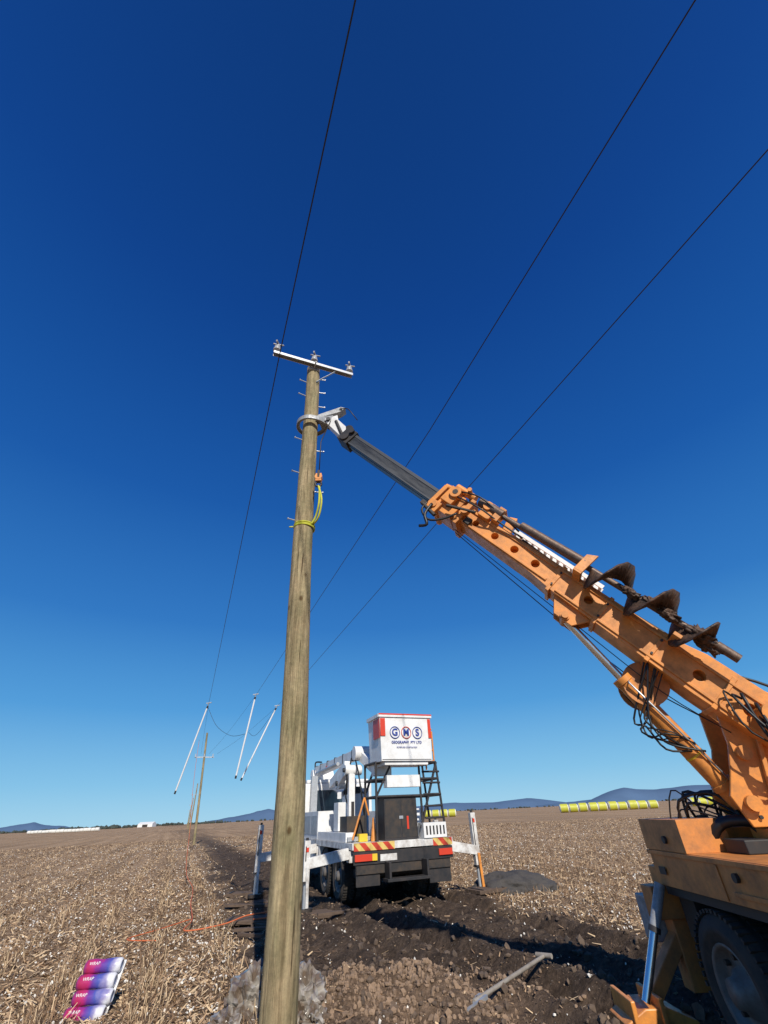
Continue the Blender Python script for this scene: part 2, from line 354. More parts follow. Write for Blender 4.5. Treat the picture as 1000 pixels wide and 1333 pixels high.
# ---- dark dirt pile
def lump(name,c,sx,sy,sz,mat_,amp=.25,fr=3,sub=5,seed=0,parent=None,ridge=False,smooth=True):
    from mathutils import noise
    bm=bmesh.new(); bmesh.ops.create_icosphere(bm,subdivisions=sub,radius=1)
    for v in bm.verts:
        d=v.co.normalized()
        if ridge:
            p=d*fr+V((seed,seed,0)); k=1+amp*(1-abs(noise.noise(p))*3-abs(noise.noise(p*2.3))*1.6)+amp*.5*noise.noise(p*.7)
        else: k=1+amp*(noise.fractal(d*fr+V((seed,seed,0)),.8,2,5))
        v.co=V((d.x*sx*k,d.y*sy*k,d.z*sz*k))
    me=bpy.data.meshes.new(name); bm.to_mesh(me); bm.free(); me.materials.append(mat_)
    me.polygons.foreach_set('use_smooth',[smooth]*len(me.polygons))
    o=bpy.data.objects.new(name,me); o.location=c; scene.collection.objects.link(o)
    if parent: o.parent=parent
    return o
M_PD=mat('wet_black_soil',(.055,.05,.047),.85,dirt=.6,dcol=(.10,.088,.078),scale=4,bump=.8,bscale=20)
lump('dirt_pile',(2.75,14.0,0),1.0,.6,.36,M_PD,.18,2.0,5,3)

# ---------------------------------------------------------------- hills / trees on the horizon
HILL=mat('hazy_hill',(.10,.165,.27),1.,dirt=.5,dcol=(.075,.12,.19),scale=.003,spec=0)  # blue distance haze is put into the hill's own colour
def hill(r0,r1,D,prof,name='hill'):
    n=60; vs=[];xs=np.linspace(0,1,n)
    hh=np.interp(xs,[p[0] for p in prof],[p[1] for p in prof])
    hh=hh+hh.max()*.10*(fbm(xs*14,xs*0+D,4,int(D)%17)-.45); hh=np.clip(hh,0,None)
    for i,t in enumerate(xs):
        rr=r0+(r1-r0)*t
        for dd,k in ((D*.94,0),(D*.97,.55),(D,1),(D*1.08,0)): vs.append((rr*dd,dd,hh[i]*k-2*(k==0)))
    fs=[(i*4+j,(i+1)*4+j,(i+1)*4+j+1,i*4+j+1) for i in range(n-1) for j in range(3)]
    b=B().use(HILL); b.add(vs,fs,True); return b.obj(name)
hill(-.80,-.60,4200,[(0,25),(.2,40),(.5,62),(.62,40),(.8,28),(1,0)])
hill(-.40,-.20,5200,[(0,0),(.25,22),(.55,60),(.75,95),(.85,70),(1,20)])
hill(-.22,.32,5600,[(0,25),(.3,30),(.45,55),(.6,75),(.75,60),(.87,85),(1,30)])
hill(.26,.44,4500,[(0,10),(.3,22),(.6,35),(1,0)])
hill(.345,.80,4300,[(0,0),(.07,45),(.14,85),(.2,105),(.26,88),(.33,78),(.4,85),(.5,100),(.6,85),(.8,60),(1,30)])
LEAF=mat('distant_foliage',(.05,.065,.055),.9,dirt=.4)
def treeline(r0,r1,D,h,n,name='tree_line'):
    vs=[];fs=[]
    for i in range(n):
        t=random.random(); rr=r0+(r1-r0)*t; d=D*(1+random.random()*.1); s=h*(.4+.6*random.random())
        j=1+(np.random.rand(len(icv),1)-.5)*.6
        p=icv*j*np.array([s*.9,s*.9,s*.6])+np.array([rr*d,d,s*.45]); o=len(vs)
        vs+=p.tolist(); fs+=[tuple(int(a)+o for a in f) for f in icf]
    b=B().use(LEAF); b.add(vs,fs); b.obj(name)
treeline(-.85,-.33,1500,7,240); treeline(-.33,.3,2200,7,160); treeline(.5,.62,2500,9,30); treeline(-.66,-.5,900,6,50)
sr=empty('farm_shed',(-480,1000,0)); b=B().use(WHITE); b.box(-14,14,-8,8,0,5).prism([(-14,-8,5.01),(-14,8,5.01),(-14,0,8)],(28,0,0)); b.use(DARK).box(-5,5,-8.1,-8.02,0,4); b.obj('walls_and_roof',sr)

# ---------------------------------------------------------------- cotton bales
BY=mat('yellow_bale_wrap',(.50,.50,.05),.5,dirt=.3,scale=1); BW=mat('bale_white_cotton',(.70,.69,.64),.9,dirt=.3,scale=1)
def bales(p,q,n,R=1.1,wrap=BY):
    p=V(p);q=V(q); e=empty('cotton_bale_row',p); d=(q-p)/n
    for i in range(n):
        b=B(); a=d*i; a=a+V((0,random.uniform(-.3,.3),0)); R_=R*random.uniform(.93,1.05); L=d*.74
        b.use(wrap).cyl(a+V((0,0,R_)),a+L+V((0,0,R_)),R_,n=24)
        b.use(BW).cyl(a-d*.07+V((0,0,R_)),a+V((0,0,R_))-d*.001,R_*.80,R_*.97,24); b.cyl(a+L+d*.001+V((0,0,R_)),a+L+d*.10+V((0,0,R_)),R_*.97,R_*.75,24)
        b.obj('bale_%d'%i,e)
bales((46,150,0),(72,146,0),10,1.02); bales((83,150,0),(90,150,0),3,1.02)
bales((9,185,0),(20.5,184,0),4); bales((-250,380,0),(-215,378,0),12,1.1,BW)
bales((-262,420,0),(-300,424,0),12,1.1,BW)

# ---------------------------------------------------------------- main pole
PB=V((-1.17,5.75,-.3)); PT=V((-1.37,5.75,9.5))
def pax(z): t=(z-PB.z)/(PT.z-PB.z); return PB+(PT-PB)*t
def prad(z): return .172-.040*(z/9.5)
pole=empty('wooden_utility_pole',(PB.x,PB.y,0)); off=-V((PB.x,PB.y,0))
b=B().use(WOOD); nseg=48; rows=90; vs=[]
for i in range(rows+1):
    z=PB.z+(PT.z-PB.z)*i/rows; c=pax(z)+V((.012*math.sin(z*.9),.01*math.cos(z*.7),0)); r=prad(max(z,0))
    for k in range(nseg):
        t=2*math.pi*k/nseg; rr=r*(1+.012*math.sin(3*t+z)+.01*math.sin(7*t+z*2.1)+.008*math.sin(z*5+2*t)); vs.append((c.x+rr*math.cos(t),c.y+rr*math.sin(t),z))
fs=[(i*nseg+k,i*nseg+(k+1)%nseg,(i+1)*nseg+(k+1)%nseg,(i+1)*nseg+k) for i in range(rows) for k in range(nseg)]
b.add(vs,fs,True); b.add(vs[-nseg:],[tuple(range(nseg))]); b.obj('shaft',pole,off)
ca=V((NX,NY,0)); al=V((-NY,NX,0))
ac=pax(9.42)-al*.19+V((0,0,.03)); La,Lb=.86,.82
b=B().use(STEEL)
b.beam(ac-ca*La,ac+ca*Lb,.085,.010); b.beam(ac-ca*La+al*.043-V((0,0,.035)),ac+ca*Lb+al*.043-V((0,0,.035)),.010,.07); b.beam(ac-ca*La-al*.043-V((0,0,.035)),ac+ca*Lb-al*.043-V((0,0,.035)),.010,.07)
b.beam(ac+al*.06-V((0,0,.05)),pax(9.4)+V((0,0,-.02)),.2,.14)
b.cyl(ac-al*.1-V((0,0,.05)),pax(9.37)+al*.25,.014,n=10)
b.beam(ac+ca*.45-V((0,0,.06)),pax(8.95)+al*-.13+ca*.05,.04,.008); 
b.obj('crossarm',pole,off,.003)
b=B()
for base,tall in ((ac-ca*(La-.06),.0),(ac+ca*(Lb-.07),.0),(pax(9.5)-al*.06+V((0,0,.02)),.12)):
    b.use(STEEL).cyl(base,base+V((0,0,.10+tall)),.02,n=10)
    c=base+V((0,0,.06+tall))
    b.use(PORC).lathe(c,(0,0,1),[(.02,0),(.075,.005),(.078,.03),(.045,.045),(.062,.055),(.066,.08),(.04,.1),(.058,.11),(.058,.135),(.035,.15),(.05,.17),(.04,.2),(.0,.205)],20)
    b.use(CAST).beam(c+V((0,0,.20))-al*.10-ca*.04,c+V((0,0,.23))+al*.1+ca*.07,.03,.05)
    b.cyl(c+V((0,0,.2))-ca*.09,c+V((0,0,.24))+ca*.12,.016,n=8)
b.obj('insulators',pole,off)
b=B().use(STEEL)
zs=[9.2,9.0,8.78,8.58,8.35,7.35,7.15,6.55,6.2,5.55]
for i,z in enumerate(zs):
    sd=-1 if i%2 else 1; c=pax(z); r=prad(z); d=(ca*sd*.96-al*.15).normalized()
    b.cyl(c+d*(r-.03),c+d*(r+.13),.010,n=8); b.cyl(c+d*(r+.125),c+d*(r+.14),.018,n=8)
b.obj('step_bolts',pole,off)

# sling + hook
zsl=5.45
sl=empty('lifting_sling',pax(zsl)); o2=-pax(zsl); r=prad(zsl)+.012; c=pax(zsl)
b=B().use(YELLOW)
for dz in (0,.03,-.02): b.ring(c+V((0,0,dz)),(0.05,0,1),r,.012,28,8)
hk=V((-1.06,5.52,6.22))
b.tube([c+V((.13,-.1,.0)),c+V((.2,-.14,.12)),hk+V((.03,-.01,-.45)),hk+V((.02,0,-.12))],.016,8)
b.tube([c+V((.15,-.06,.02)),c+V((.25,-.16,.1)),hk+V((.07,-.02,-.4)),hk+V((.0,0,-.1))],.016,8)
b.tube([c+V((-.17,-.05,0)),c+V((-.23,-.05,.0))],.012,8,1)
b.obj('webbing',sl,o2)
b=B().use(ORANGE).box(hk.x-.05,hk.x+.05,hk.y-.04,hk.y+.04,hk.z-.02,hk.z+.14); b.cyl(hk+V((0,-.045,.07)),hk+V((0,.045,.07)),.062,n=20)
b.use(DARK).cyl(hk+V((0,-.05,.07)),hk+V((0,.05,.07)),.02,n=12).box(hk.x-.02,hk.x+.02,hk.y-.05,hk.y-.035,hk.z+.09,hk.z+.2)
b.use(BLACK).ring(hk+V((0,0,-.07)),(0,1,0),.05,.017,20,8)
b.obj('hook_block',sl,o2,.006)

# ---------------------------------------------------------------- crane / pole borer truck
crane=empty('crane_borer_truck',(3.6,4.7,0)); co_=-V((3.6,4.7,0))
XS=2.58; RE=5.75
b=B().use(ORANGE_D).box(XS,XS+2.35,-2.2,RE,.97,1.25)
b.box(XS-.015,XS+.42,5.0,RE+.01,1.25,1.50)
b.box(XS-.02,XS+2.37,-2.2,RE+.02,1.21,1.245)
for yy in (2.2,3.6,4.62): b.box(XS-.012,XS-.001,yy,yy+.035,.98,1.20)
b.box(XS-.018,XS-.001,3.7,4.5,1.02,1.05)
b.use(BLACK).box(XS-.02,XS-.0145,5.5,5.62,1.06,1.12).cyl((XS-.03,4.4,1.14),(XS-.001,4.4,1.14),.03).cyl((XS-.04,5.3,1.34),(XS-.016,5.3,1.34),.03)
b.obj('deck',crane,co_,.01)
b=B().use(DARK).box(XS+.45,XS+.75,-2.2,RE-.1,.62,.96).box(XS+1.6,XS+1.9,-2.2,RE-.1,.62,.96).box(XS+.1,XS+2.2,RE-.35,RE-.1,.6,.96)
b.box(XS+.02,XS+.6,3.1,3.9,.45,.96)
b.box(XS+.03,XS+.5,3.9,5.7,.90,.965).box(XS+.35,XS+.5,4.3,5.6,.5,.9)
b.cyl((XS+.2,5.0,.42),(XS+2.15,5.0,.42),.12); b.obj('chassis',crane,co_)
def wheel(b,c,ax,R=.5,W=.28,rim=STEEL,lugs=True):
    c=V(c);ax=V(ax).normalized()
    b.use(RUBBER).lathe(c-ax*W/2,ax,[(R*.58,.02),(R*.62,0),(R*.70,-.006),(R*.71,-.012),(R*.8,-.014),(R*.81,-.008),(R*.93,.015),(R*.985,.05),(R,.08),(R,W-.08),(R*.985,W-.05),(R*.93,W-.015),(R*.81,W+.008),(R*.8,W+.014),(R*.71,W+.012),(R*.7,W+.006),(R*.6,W)],56)
    up=V((0,0,1)); a=ax.cross(up).normalized()
    if lugs:
        for k in range(52):
            t=2*math.pi*k/52; d=a*math.cos(t)+up*math.sin(t); tt=-a*math.sin(t)+up*math.cos(t)
            for sgn in (-1,1): b.beam(c+ax*sgn*W*.29+d*(R-.015)+tt*.008*sgn,c+ax*sgn*W*.29+d*(R+.012)+tt*.008*sgn,.032,W*.38,ax)
    for s in (-1,1):
        b.use(rim).lathe(c+ax*s*(W/2-.02),ax*s,[(R*.60,.0),(R*.58,.015),(R*.53,.0),(R*.5,-.07),(R*.32,-.08),(R*.28,-.03),(R*.2,.0),(R*.18,.05),(0,.055)],32)
        b.use(DARK)
        for k in range(8):
            t=2*math.pi*k/8; p=c+ax*s*(W/2-.1)+(a*math.cos(t)+up*math.sin(t))*R*.42; b.cyl(p-ax*s*.01,p+ax*s*.045,.02,n=6)
RIM=mat('wheel_rim',(.18,.165,.15),.5,.2,dirt=.8,dcol=MUD,scale=6)
b=B()
for xx in (XS+.14,XS+.47,XS+1.9,XS+2.2): wheel(b,(xx,5.0,.39),(1,0,0),.48,.27,RIM)
b.obj('wheels',crane,co_)
b=B().use(ORANGE_D); b.beam((XS+.15,5.90,1.10),(XS+.15,5.90,.2),.22,.18); b.beam((XS+.12,5.90,.6),(2.2,5.85,.14),.11,.14,(0,1,0)); 
b.box(XS-.1,XS+2.3,5.77,5.99,.7,.95)
b.use(ORANGE).prism([(1.88,5.66,.02),(2.52,5.66,.02),(2.52,5.66,.07),(2.28,5.66,.16),(2.08,5.66,.16),(1.88,5.66,.07)],(0,.38,0))
b.box(1.95,1.99,5.62,6.08,.07,.22).box(2.20,2.24,5.62,6.08,.07,.23)
b.obj('outrigger',crane,co_,.01)
b=B().use(CHROME).cyl((2.10,5.66,.2),(2.36,5.66,.66),.036); b.use(CAST).cyl((2.36,5.66,.66),(2.54,5.66,.98),.045)
b.use(BLACK).cyl((2.35,5.66,.64),(2.37,5.66,.68),.052); b.obj('outrigger_cylinder',crane,co_)
b=B().use(CAST).box(2.50,2.70,6.02,6.25,.50,.85); b.obj('side_locker',crane,co_,.01)
# turret
b=B().use(ORANGE)
b.cyl((3.75,4.75,1.245),(3.75,4.75,1.38),.5,n=36)
b.use(STEEL).cyl((3.75,4.75,1.38),(3.75,4.75,1.43),.45,n=36)
b.use(ORANGE)
A=V((-.85,5.7,7.6)); D=V((3.73,-.99,-4.66)); dl=D.normalized()
PV=A+D*1.15; bx=-dl; by=V((.257,.967,0)).normalized(); bz=bx.cross(by).normalized()
if bz.z<0: bz=-bz
hd=V((bx.x,bx.y,0)).normalized()
ct=V((3.75,4.75,0))
for s in (-.26,.22):
    o_=ct+by*s
    poly=[o_+hd*.66+V((0,0,1.43)),o_+hd*.74+V((0,0,1.66)),o_+hd*.66+V((0,0,1.84)),o_+hd*.58+V((0,0,2.06)),o_+hd*.56+V((0,0,2.40)),o_+hd*.10+V((0,0,2.50)),o_-hd*.45+V((0,0,2.1)),o_-hd*.5+V((0,0,1.43))]
    b.prism(poly,by*.04)
b.beam(ct-hd*.3+V((0,0,1.43)),ct-hd*.3+V((0,0,2.2)),.44,.3,by)
b.beam(ct+hd*.45-by*.29+V((0,0,1.50)),ct+hd*.3-by*.29+V((0,0,2.3)),.04,.05,by)
b.cyl(PV-by*.35,PV+by*.35,.085,n=20); b.cyl(ct+hd*.50-by*.32+V((0,0,1.98)),ct+hd*.50-by*.26+V((0,0,1.98)),.06,n=20)
b.box(3.15,3.45,4.5,4.9,1.25,1.42)
RB=ct+hd*.60+V((0,0,1.60))
b.cyl(RB-by*.33,RB+by*.33,.06,n=20)
b.use(BLACK)
for hh,zz in ((.58,1.5),(.3,1.5),(.46,2.28),(.2,2.32)): b.cyl(ct+hd*hh-by*.285+V((0,0,zz)),ct+hd*hh-by*.26+V((0,0,zz)),.016,n=6)
b.obj('turret',crane,co_,.008)
bm_e=bpy.data.objects.new('boom',None); scene.collection.objects.link(bm_e); bm_e.parent=crane
bm_e.matrix_local=Matrix.Translation(co_)@Matrix(((bx.x,by.x,bz.x,PV.x),(bx.y,by.y,bz.y,PV.y),(bx.z,by.z,bz.z,PV.z),(0,0,0,1)))
W2,H2=.15,.165
b=B().use(ORANGE)
b.prism([(-.35,-W2,-.17),(.5,-W2,-.215),(2.1,-W2,-.19),(2.5,-W2,-.15),(4.0,-W2,-.14),(4.0,-W2,H2-.03),(.9,-W2,H2-.01),(.6,-W2,H2+.05),(-.3,-W2,H2+.06)],(0,2*W2,0))
ob=b.obj('outer_boom',bm_e)
cb=B().use(BLACK)
for xx,rr in ((3.45,.045),(3.12,.05),(2.80,.052),(2.48,.052),(1.75,.05),(.55,.055),(.1,.06)): cb.cyl((xx,-W2-.05,-.02),(xx,-W2+.14,-.02),rr,n=24)
cut=cb.obj('cutter',bm_e)
md=ob.modifiers.new('cut','BOOLEAN'); md.operation='DIFFERENCE'; md.object=cut; md.solver='EXACT'
md2=ob.modifiers.new('bevel','BEVEL'); md2.width=.008; md2.segments=2; md2.limit_method='ANGLE'; md2.angle_limit=math.radians(50)
bpy.context.view_layer.update()
dg=bpy.context.evaluated_depsgraph_get(); nm=bpy.data.meshes.new_from_object(ob.evaluated_get(dg)); ob.modifiers.clear(); ob.data=nm
bpy.data.objects.remove(cut)
b=B().use(ORANGE)
for xx in (0.3,.95,1.55,2.15): b.box(xx,xx+.045,-W2-.012,W2+.012,-.22,H2-.0)
b.box(-.3,2.2,-W2-.02,-W2-.002,.08,.11); b.box(2.25,4.0,-W2-.02,-W2-.002,H2-.085,H2-.045); b.box(2.25,4.0,-W2-.02,-W2-.002,-.13,-.10); b.box(-.3,2.1,-W2-.018,-W2-.002,-.17,-.14)
b.prism([(1.58,-.10,-.17),(2.1,-.10,-.17),(1.95,-.10,-.38),(1.72,-.10,-.38)],(0,.03,0)); b.prism([(1.58,.07,-.17),(2.1,.07,-.17),(1.95,.07,-.38),(1.72,.07,-.38)],(0,.03,0))
b.cyl((1.84,-.15,-.33),(1.84,.15,-.33),.04)
b.use(BLACK)
for xx in (.97,1.57,2.17):
    for zz in (-.12,.06): b.cyl((xx,-W2-.03,zz),(xx,-W2-.012,zz),.014,n=6)
b.obj('boom_ribs',bm_e,None,.005)
b=B().use(GREY).box(3.9,6.55,-.10,.10,-.115,.115); b.use(GREYL).box(4.0,6.5,-.107,-.1005,.06,.11).box(4.0,6.5,-.108,-.101,-.11,-.085).box(4.0,6.5,-.04,.04,-.121,-.1155)
b.obj('inner_boom',bm_e,None,.006)
b=B().use(BLACK).box(6.35,6.62,-.13,.13,-.15,.15); b.cyl((6.5,-.16,-.05),(6.5,.16,-.05),.085); b.cyl((6.62,-.1,.12),(6.62,.1,.12),.09); b.cyl((6.45,-.18,.1),(6.45,-.13,.1),.05)
b.obj('boom_head',bm_e,None,.006)
b=B().use(ORANGE).box(3.78,4.12,-.19,.19,-.19,.19); b.box(3.64,3.72,-.22,.22,-.22,.23); b.box(4.18,4.25,-.165,.165,-.17,.21)
b.box(3.88,4.08,-.27,-.19,-.05,.22); b.box(3.32,3.5,-.24,-.16,.08,.33); b.prism([(3.02,-.05,.16),(3.17,-.05,.16),(3.2,-.05,.38),(3.1,-.05,.42)],(0,.08,0))
b.cyl((3.95,-.31,.14),(3.95,-.19,.14),.085); b.cyl((3.65,-.30,.0),(3.65,-.22,.0),.06); b.cyl((4.05,-.18,.27),(3.7,-.18,.27),.055); b.cyl((4.25,-.1,.22),(3.9,-.1,.27),.045)
b.cyl((4.1,-.26,-.18),(4.1,.26,-.18),.05); b.box(4.0,4.2,-.24,-.17,-.27,-.1); b.cyl((3.45,-.27,.25),(3.45,-.1,.25),.065); b.cyl((3.8,-.33,.28),(3.8,.1,.28),.032)
b.use(DARK).box(4.12,4.3,-.23,-.16,-.27,-.20).cyl((3.5,-.29,.05),(3.9,-.29,-.1),.022); b.cyl((4.22,-.25,-.27),(3.95,-.25,-.31),.027)
b.cyl((3.95,-.315,.14),(3.95,-.30,.14),.04).box(3.5,3.6,-.2,-.155,-.12,-.02).box(3.74,3.76,-.2,.2,.19,.3).cyl((3.62,-.1,.27),(3.3,-.1,.25),.03)
b.obj('boom_collar',bm_e,None,.007)
b=B().use(HOSE)
b.tube([(4.2,-.23,-.2),(4.15,-.27,-.36),(3.95,-.29,-.43),(3.8,-.28,-.3),(3.7,-.27,-.1)],.016); b.tube([(4.1,-.27,-.2),(4.04,-.3,-.40),(3.9,-.3,-.5),(3.98,-.28,-.58)],.022)
b.tube([(3.9,-.28,.2),(3.6,-.31,.27),(3.2,-.25,.24),(2.9,-.2,.2)],.012); b.tube([(3.9,-.28,.1),(3.5,-.33,.12),(3.2,-.25,.14),(2.8,-.2,.15)],.012)
b.tube([(2.9,.1,.26),(2.0,.1,.22),(1.0,.1,.26),(.2,.1,.26)],.016)
b.tube([(3.7,.1,-.22),(2.6,.1,-.30),(1.6,.12,-.36),(.9,.1,-.38),(.2,.05,-.26)],.006); b.tube([(3.7,0,-.22),(2.6,0,-.27),(1.6,.0,-.31),(.7,.0,-.34),(.1,0,-.26)],.005)
b.obj('boom_hoses',bm_e)
b=B().use(WHITE); b.box(1.75,3.05,.04,.06,.27,.32).box(1.75,3.05,.15,.17,.27,.32)
for i in range(14): b.box(1.77+i*.097,1.80+i*.097,.06,.15,.28,.31)
b.obj('white_ladder_rack',bm_e)
# auger, slung on the near side of the boom
AY,AZ=-.36,.26
def ay(xx): return AY+ (0 if xx<2 else .12*(xx-2)/1.5)
b=B().use(RODM).cyl((.48,AY,AZ),(3.55,-.2,AZ-.01),.036,n=16); b.cyl((2.0,AY+.01,AZ),(2.9,-.27,AZ),.052,n=16); b.cyl((3.2,-.23,AZ),(3.6,-.2,AZ),.068,n=12)
b.cyl((.40,AY,AZ),(.6,AY,AZ),.045,n=12)
b.use(ORANGE).prism([(1.95,-.40,.10),(2.05,-.40,.10),(2.04,-.40,.34),(1.93,-.40,.40)],(0,.04,0)); b.box(1.95,2.05,-.40,-.14,.09,.13); b.prism([(3.2,-.27,.12),(3.3,-.27,.12),(3.3,-.27,.34),(3.2,-.27,.34)],(0,.14,0)); b.box(.85,.93,-.40,-.14,.09,.13)
b.obj('auger_shaft',bm_e,None,.004)
b=B().use(RUST); n=200; turns=2.6; vs=[]
for i in range(n+1):
    t=i/n; th=t*turns*2*math.pi+2.2; xx=.62+t*1.25; Rr=.255+.006*math.sin(i*.9)
    if t<.03: Rr=.05+.2*t/.03
    for rr,dx in ((.035,.0),(Rr*.55,.015),(Rr,.03),(Rr,.052),(Rr*.55,.045),(.035,.05)):
        jit=.008*math.sin(i*1.7+rr*40)
        vs.append((xx+dx+(jit if rr<Rr*.9 else 0),AY+rr*math.cos(th),AZ+rr*math.sin(th)))
fs=[(i*6+k,i*6+(k+1)%6,(i+1)*6+(k+1)%6,(i+1)*6+k) for i in range(n) for k in range(6)]
b.add(vs,fs,True); b.obj('auger_flights',bm_e)
for i,(xx,yy,zz,s) in enumerate(((.74,AY-.03,AZ-.02,.085),(1.05,AY,AZ,.07),(1.45,AY,AZ-.02,.06),(.66,AY+.02,AZ-.05,.07),(1.25,AY,AZ+.02,.05))):
    lump('auger_mud_%d'%i,(xx,yy,zz),s*1.6,s*.8,s*.8,RUST,.5,2.5,4,i*3.1,bm_e)
bm_e_inv=Matrix(((bx.x,by.x,bz.x,PV.x),(bx.y,by.y,bz.y,PV.y),(bx.z,by.z,bz.z,PV.z),(0,0,0,1)))
def wl(p): return bm_e_inv@V(p)
c=pax(7.78)
b=B().use(WHITE)
h0=wl((6.62,0,.02)); 
hub=c+V((.42,-.04,.02))
b.beam(h0,hub,.20,.20); b.use(CAST).beam(hub+V((.05,0,.02)),c+V((.2,0,.06)),.22,.12)
b.prism([hub+V((-.30,-.08,.04)),hub+V((.16,-.08,.20)),hub+V((.27,-.08,.30)),hub+V((.18,-.08,.34)),hub+V((-.26,-.08,.15))],(0,.16,0))
b.use(WHITE).prism([hub+V((-.12,-.09,.02)),hub+V((.12,-.09,.10)),hub+V((.14,-.09,-.06)),hub+V((-.02,-.09,-.12))],(0,.18,0))
b.use(CAST)
def ringarc(R1,R2,z0,z1,a0,a1,n=36):
    vs=[]
    for i in range(n+1):
        t=a0+(a1-a0)*i/n; e=1+.35*max(0,math.cos(t)); cx_,sx_=math.cos(t)*e,math.sin(t)
        for R_,z in ((R1,z0),(R2,z0),(R2,z1),(R1,z1)): vs.append((c.x+cx_*R_,c.y+sx_*R_,c.z+z))
    fs=[(i*4+k,i*4+(k+1)%4,(i+1)*4+(k+1)%4,(i+1)*4+k) for i in range(n) for k in range(4)]+[(0,1,2,3),(n*4+3,n*4+2,n*4+1,n*4)]
    b.add(vs,fs)
ringarc(.19,.25,-.02,.0,.2,2*math.pi-.2); ringarc(.235,.252,-.05,.045,.2,2*math.pi-.2)
b.use(BLACK).cyl(hub+V((-.05,-.13,-.02)),hub+V((-.05,.13,-.02)),.04); b.cyl(hub+V((.1,-.12,-.1)),h0+V((-.05,-.1,-.1)),.03); b.cyl(hub+V((.18,-.1,.27)),hub+V((.18,.1,.27)),.025)
b.obj('pole_claw',crane,co_,.004)
b=B().use(HOSE); b.tube([hub+V((.2,-.1,.26)),hub+V((.32,-.16,.18)),hub+V((.42,-.16,.02)),hub+V((.5,-.1,-.08))],.009)
b.tube([hub+V((.0,-.1,-.05)),hk+V((.0,0,.9)),hk+V((0,0,.15))],.009,8,1); b.obj('winch_rope',crane,co_)
# lift ram
pa=wl((1.84,0,-.33)); pb=RB
mid=pb+(pa-pb)*.60
b=B().use(CHROME).cyl(mid,pa,.043,n=24); b.obj('lift_ram_rod',crane,co_)
b=B().use(ORANGE).cyl(pb,mid,.09,n=28); b.cyl(mid,mid+(pa-mid)*.07,.102,n=28); b.use(ORANGE).cyl(pa-by*.12,pa+by*.12,.055)
b.cyl(pb+(mid-pb)*.12,pb+(mid-pb)*.16,.104,n=28)
b.use(YPAINT).cyl(pb+(mid-pb)*.36,pb+(mid-pb)*.375,.0925,n=28); b.use(STEEL).tube([pb+V((-.02,-.11,.1)),mid+V((-.02,-.12,-.03)),mid+V((0,-.08,0))],.010,8,1)
b.obj('lift_ram_barrel',crane,co_)
b=B().use(ORANGE_D); wc=wl((.85,.20,-.36)); b.cyl(wc-by*.14,wc+by*.14,.17,n=28); b.cyl(wc-by*.16,wc-by*.14,.22,n=28); b.cyl(wc+by*.14,wc+by*.16,.22,n=28)
b.use(HOSE)
for i in range(9): b.ring(wc+by*(-.12+.03*i),by,.175,.012,28,6)
b.obj('winch',crane,co_,.004)
rnd=random.Random(3)
b=B().use(HOSE)
for i in range(7):
    j=lambda s:V((rnd.uniform(-s,s),rnd.uniform(-s,s),rnd.uniform(-s,s)))
    a_=wl((.25-.07*i,-.17,.0))+j(.03); d_=PV-by*.28+V((.12,0,-.32))+j(.06)
    b.tube([a_,a_-by*.09+V((-.04,0,.06))+j(.05),(a_+d_)/2-by*.14+V((-.12,0,-.03))+j(.09),d_-by*.05+j(.04),d_+V((.1,0,-.12))],rnd.choice([.009,.012,.014]))
gc=pb+(mid-pb)*.55
for i in range(7):
    p=gc+j(.06)+V((-.05,0,0)); b.tube([wl((.9+rnd.uniform(-.1,.1),-.1,-.18)),p+V((-.18,-.05,.20))+j(.07),p+V((-.24,-.06,.02))+j(.09),p+V((-.06,-.1,-.08))+j(.05),p+V((.14,-.1,-.14))+j(.05)],rnd.choice([.006,.008,.010]))
b.tube([(2.85,5.1,1.27),(2.95,4.95,1.46),(3.2,4.75,1.46),(3.4,4.4,1.36),(3.8,4.0,1.29)],.045)
for i in range(12):
    b.tube([V((2.72+.05*i,5.35,1.40))+j(.04),V((2.78+.04*i,5.25,1.66))+j(.09),V((3.0+.04*i,5.05,1.58))+j(.1),V((3.1+.04*i,4.85,1.42))+j(.05),(3.4,4.7,1.33)],rnd.choice([.007,.010,.013]))
b.tube([wl((.3,-.1,.22)),wl((0,-.1,.32)),wl((-.5,-.1,.26)),wl((-.9,-.1,.1))],.014)
b.obj('hydraulic_hoses',crane,co_)
b=B().use(DARK).box(2.9,3.13,4.65,4.95,1.25,1.35); b.use(BLACK).cyl((3.0,5.3,1.25),(3.0,5.3,1.52),.05); b.use(ORANGE).box(3.05,3.4,5.2,5.5,1.25,1.42); b.obj('deck_valves',crane,co_,.01)
b=B().use(ORANGE).prism([(XS+.05,-4.3,.7),(XS+.05,-2.3,.7),(XS+.05,-2.3,2.7),(XS+.05,-3.8,2.75),(XS+.05,-4.3,1.7)],(2.25,0,0)); b.use(GLASS).box(XS+.03,XS+.045,-3.9,-2.8,1.7,2.5); wheel(b,(XS+.2,-3.2,.42),(1,0,0),.46,.28,RIM); wheel(b,(XS+2.1,-3.2,.42),(1,0,0),.46,.28,RIM); b.use(DARK).box(XS+.45,XS+1.9,-3.9,-2.2,.5,.75)
b.obj('cab',crane,co_)

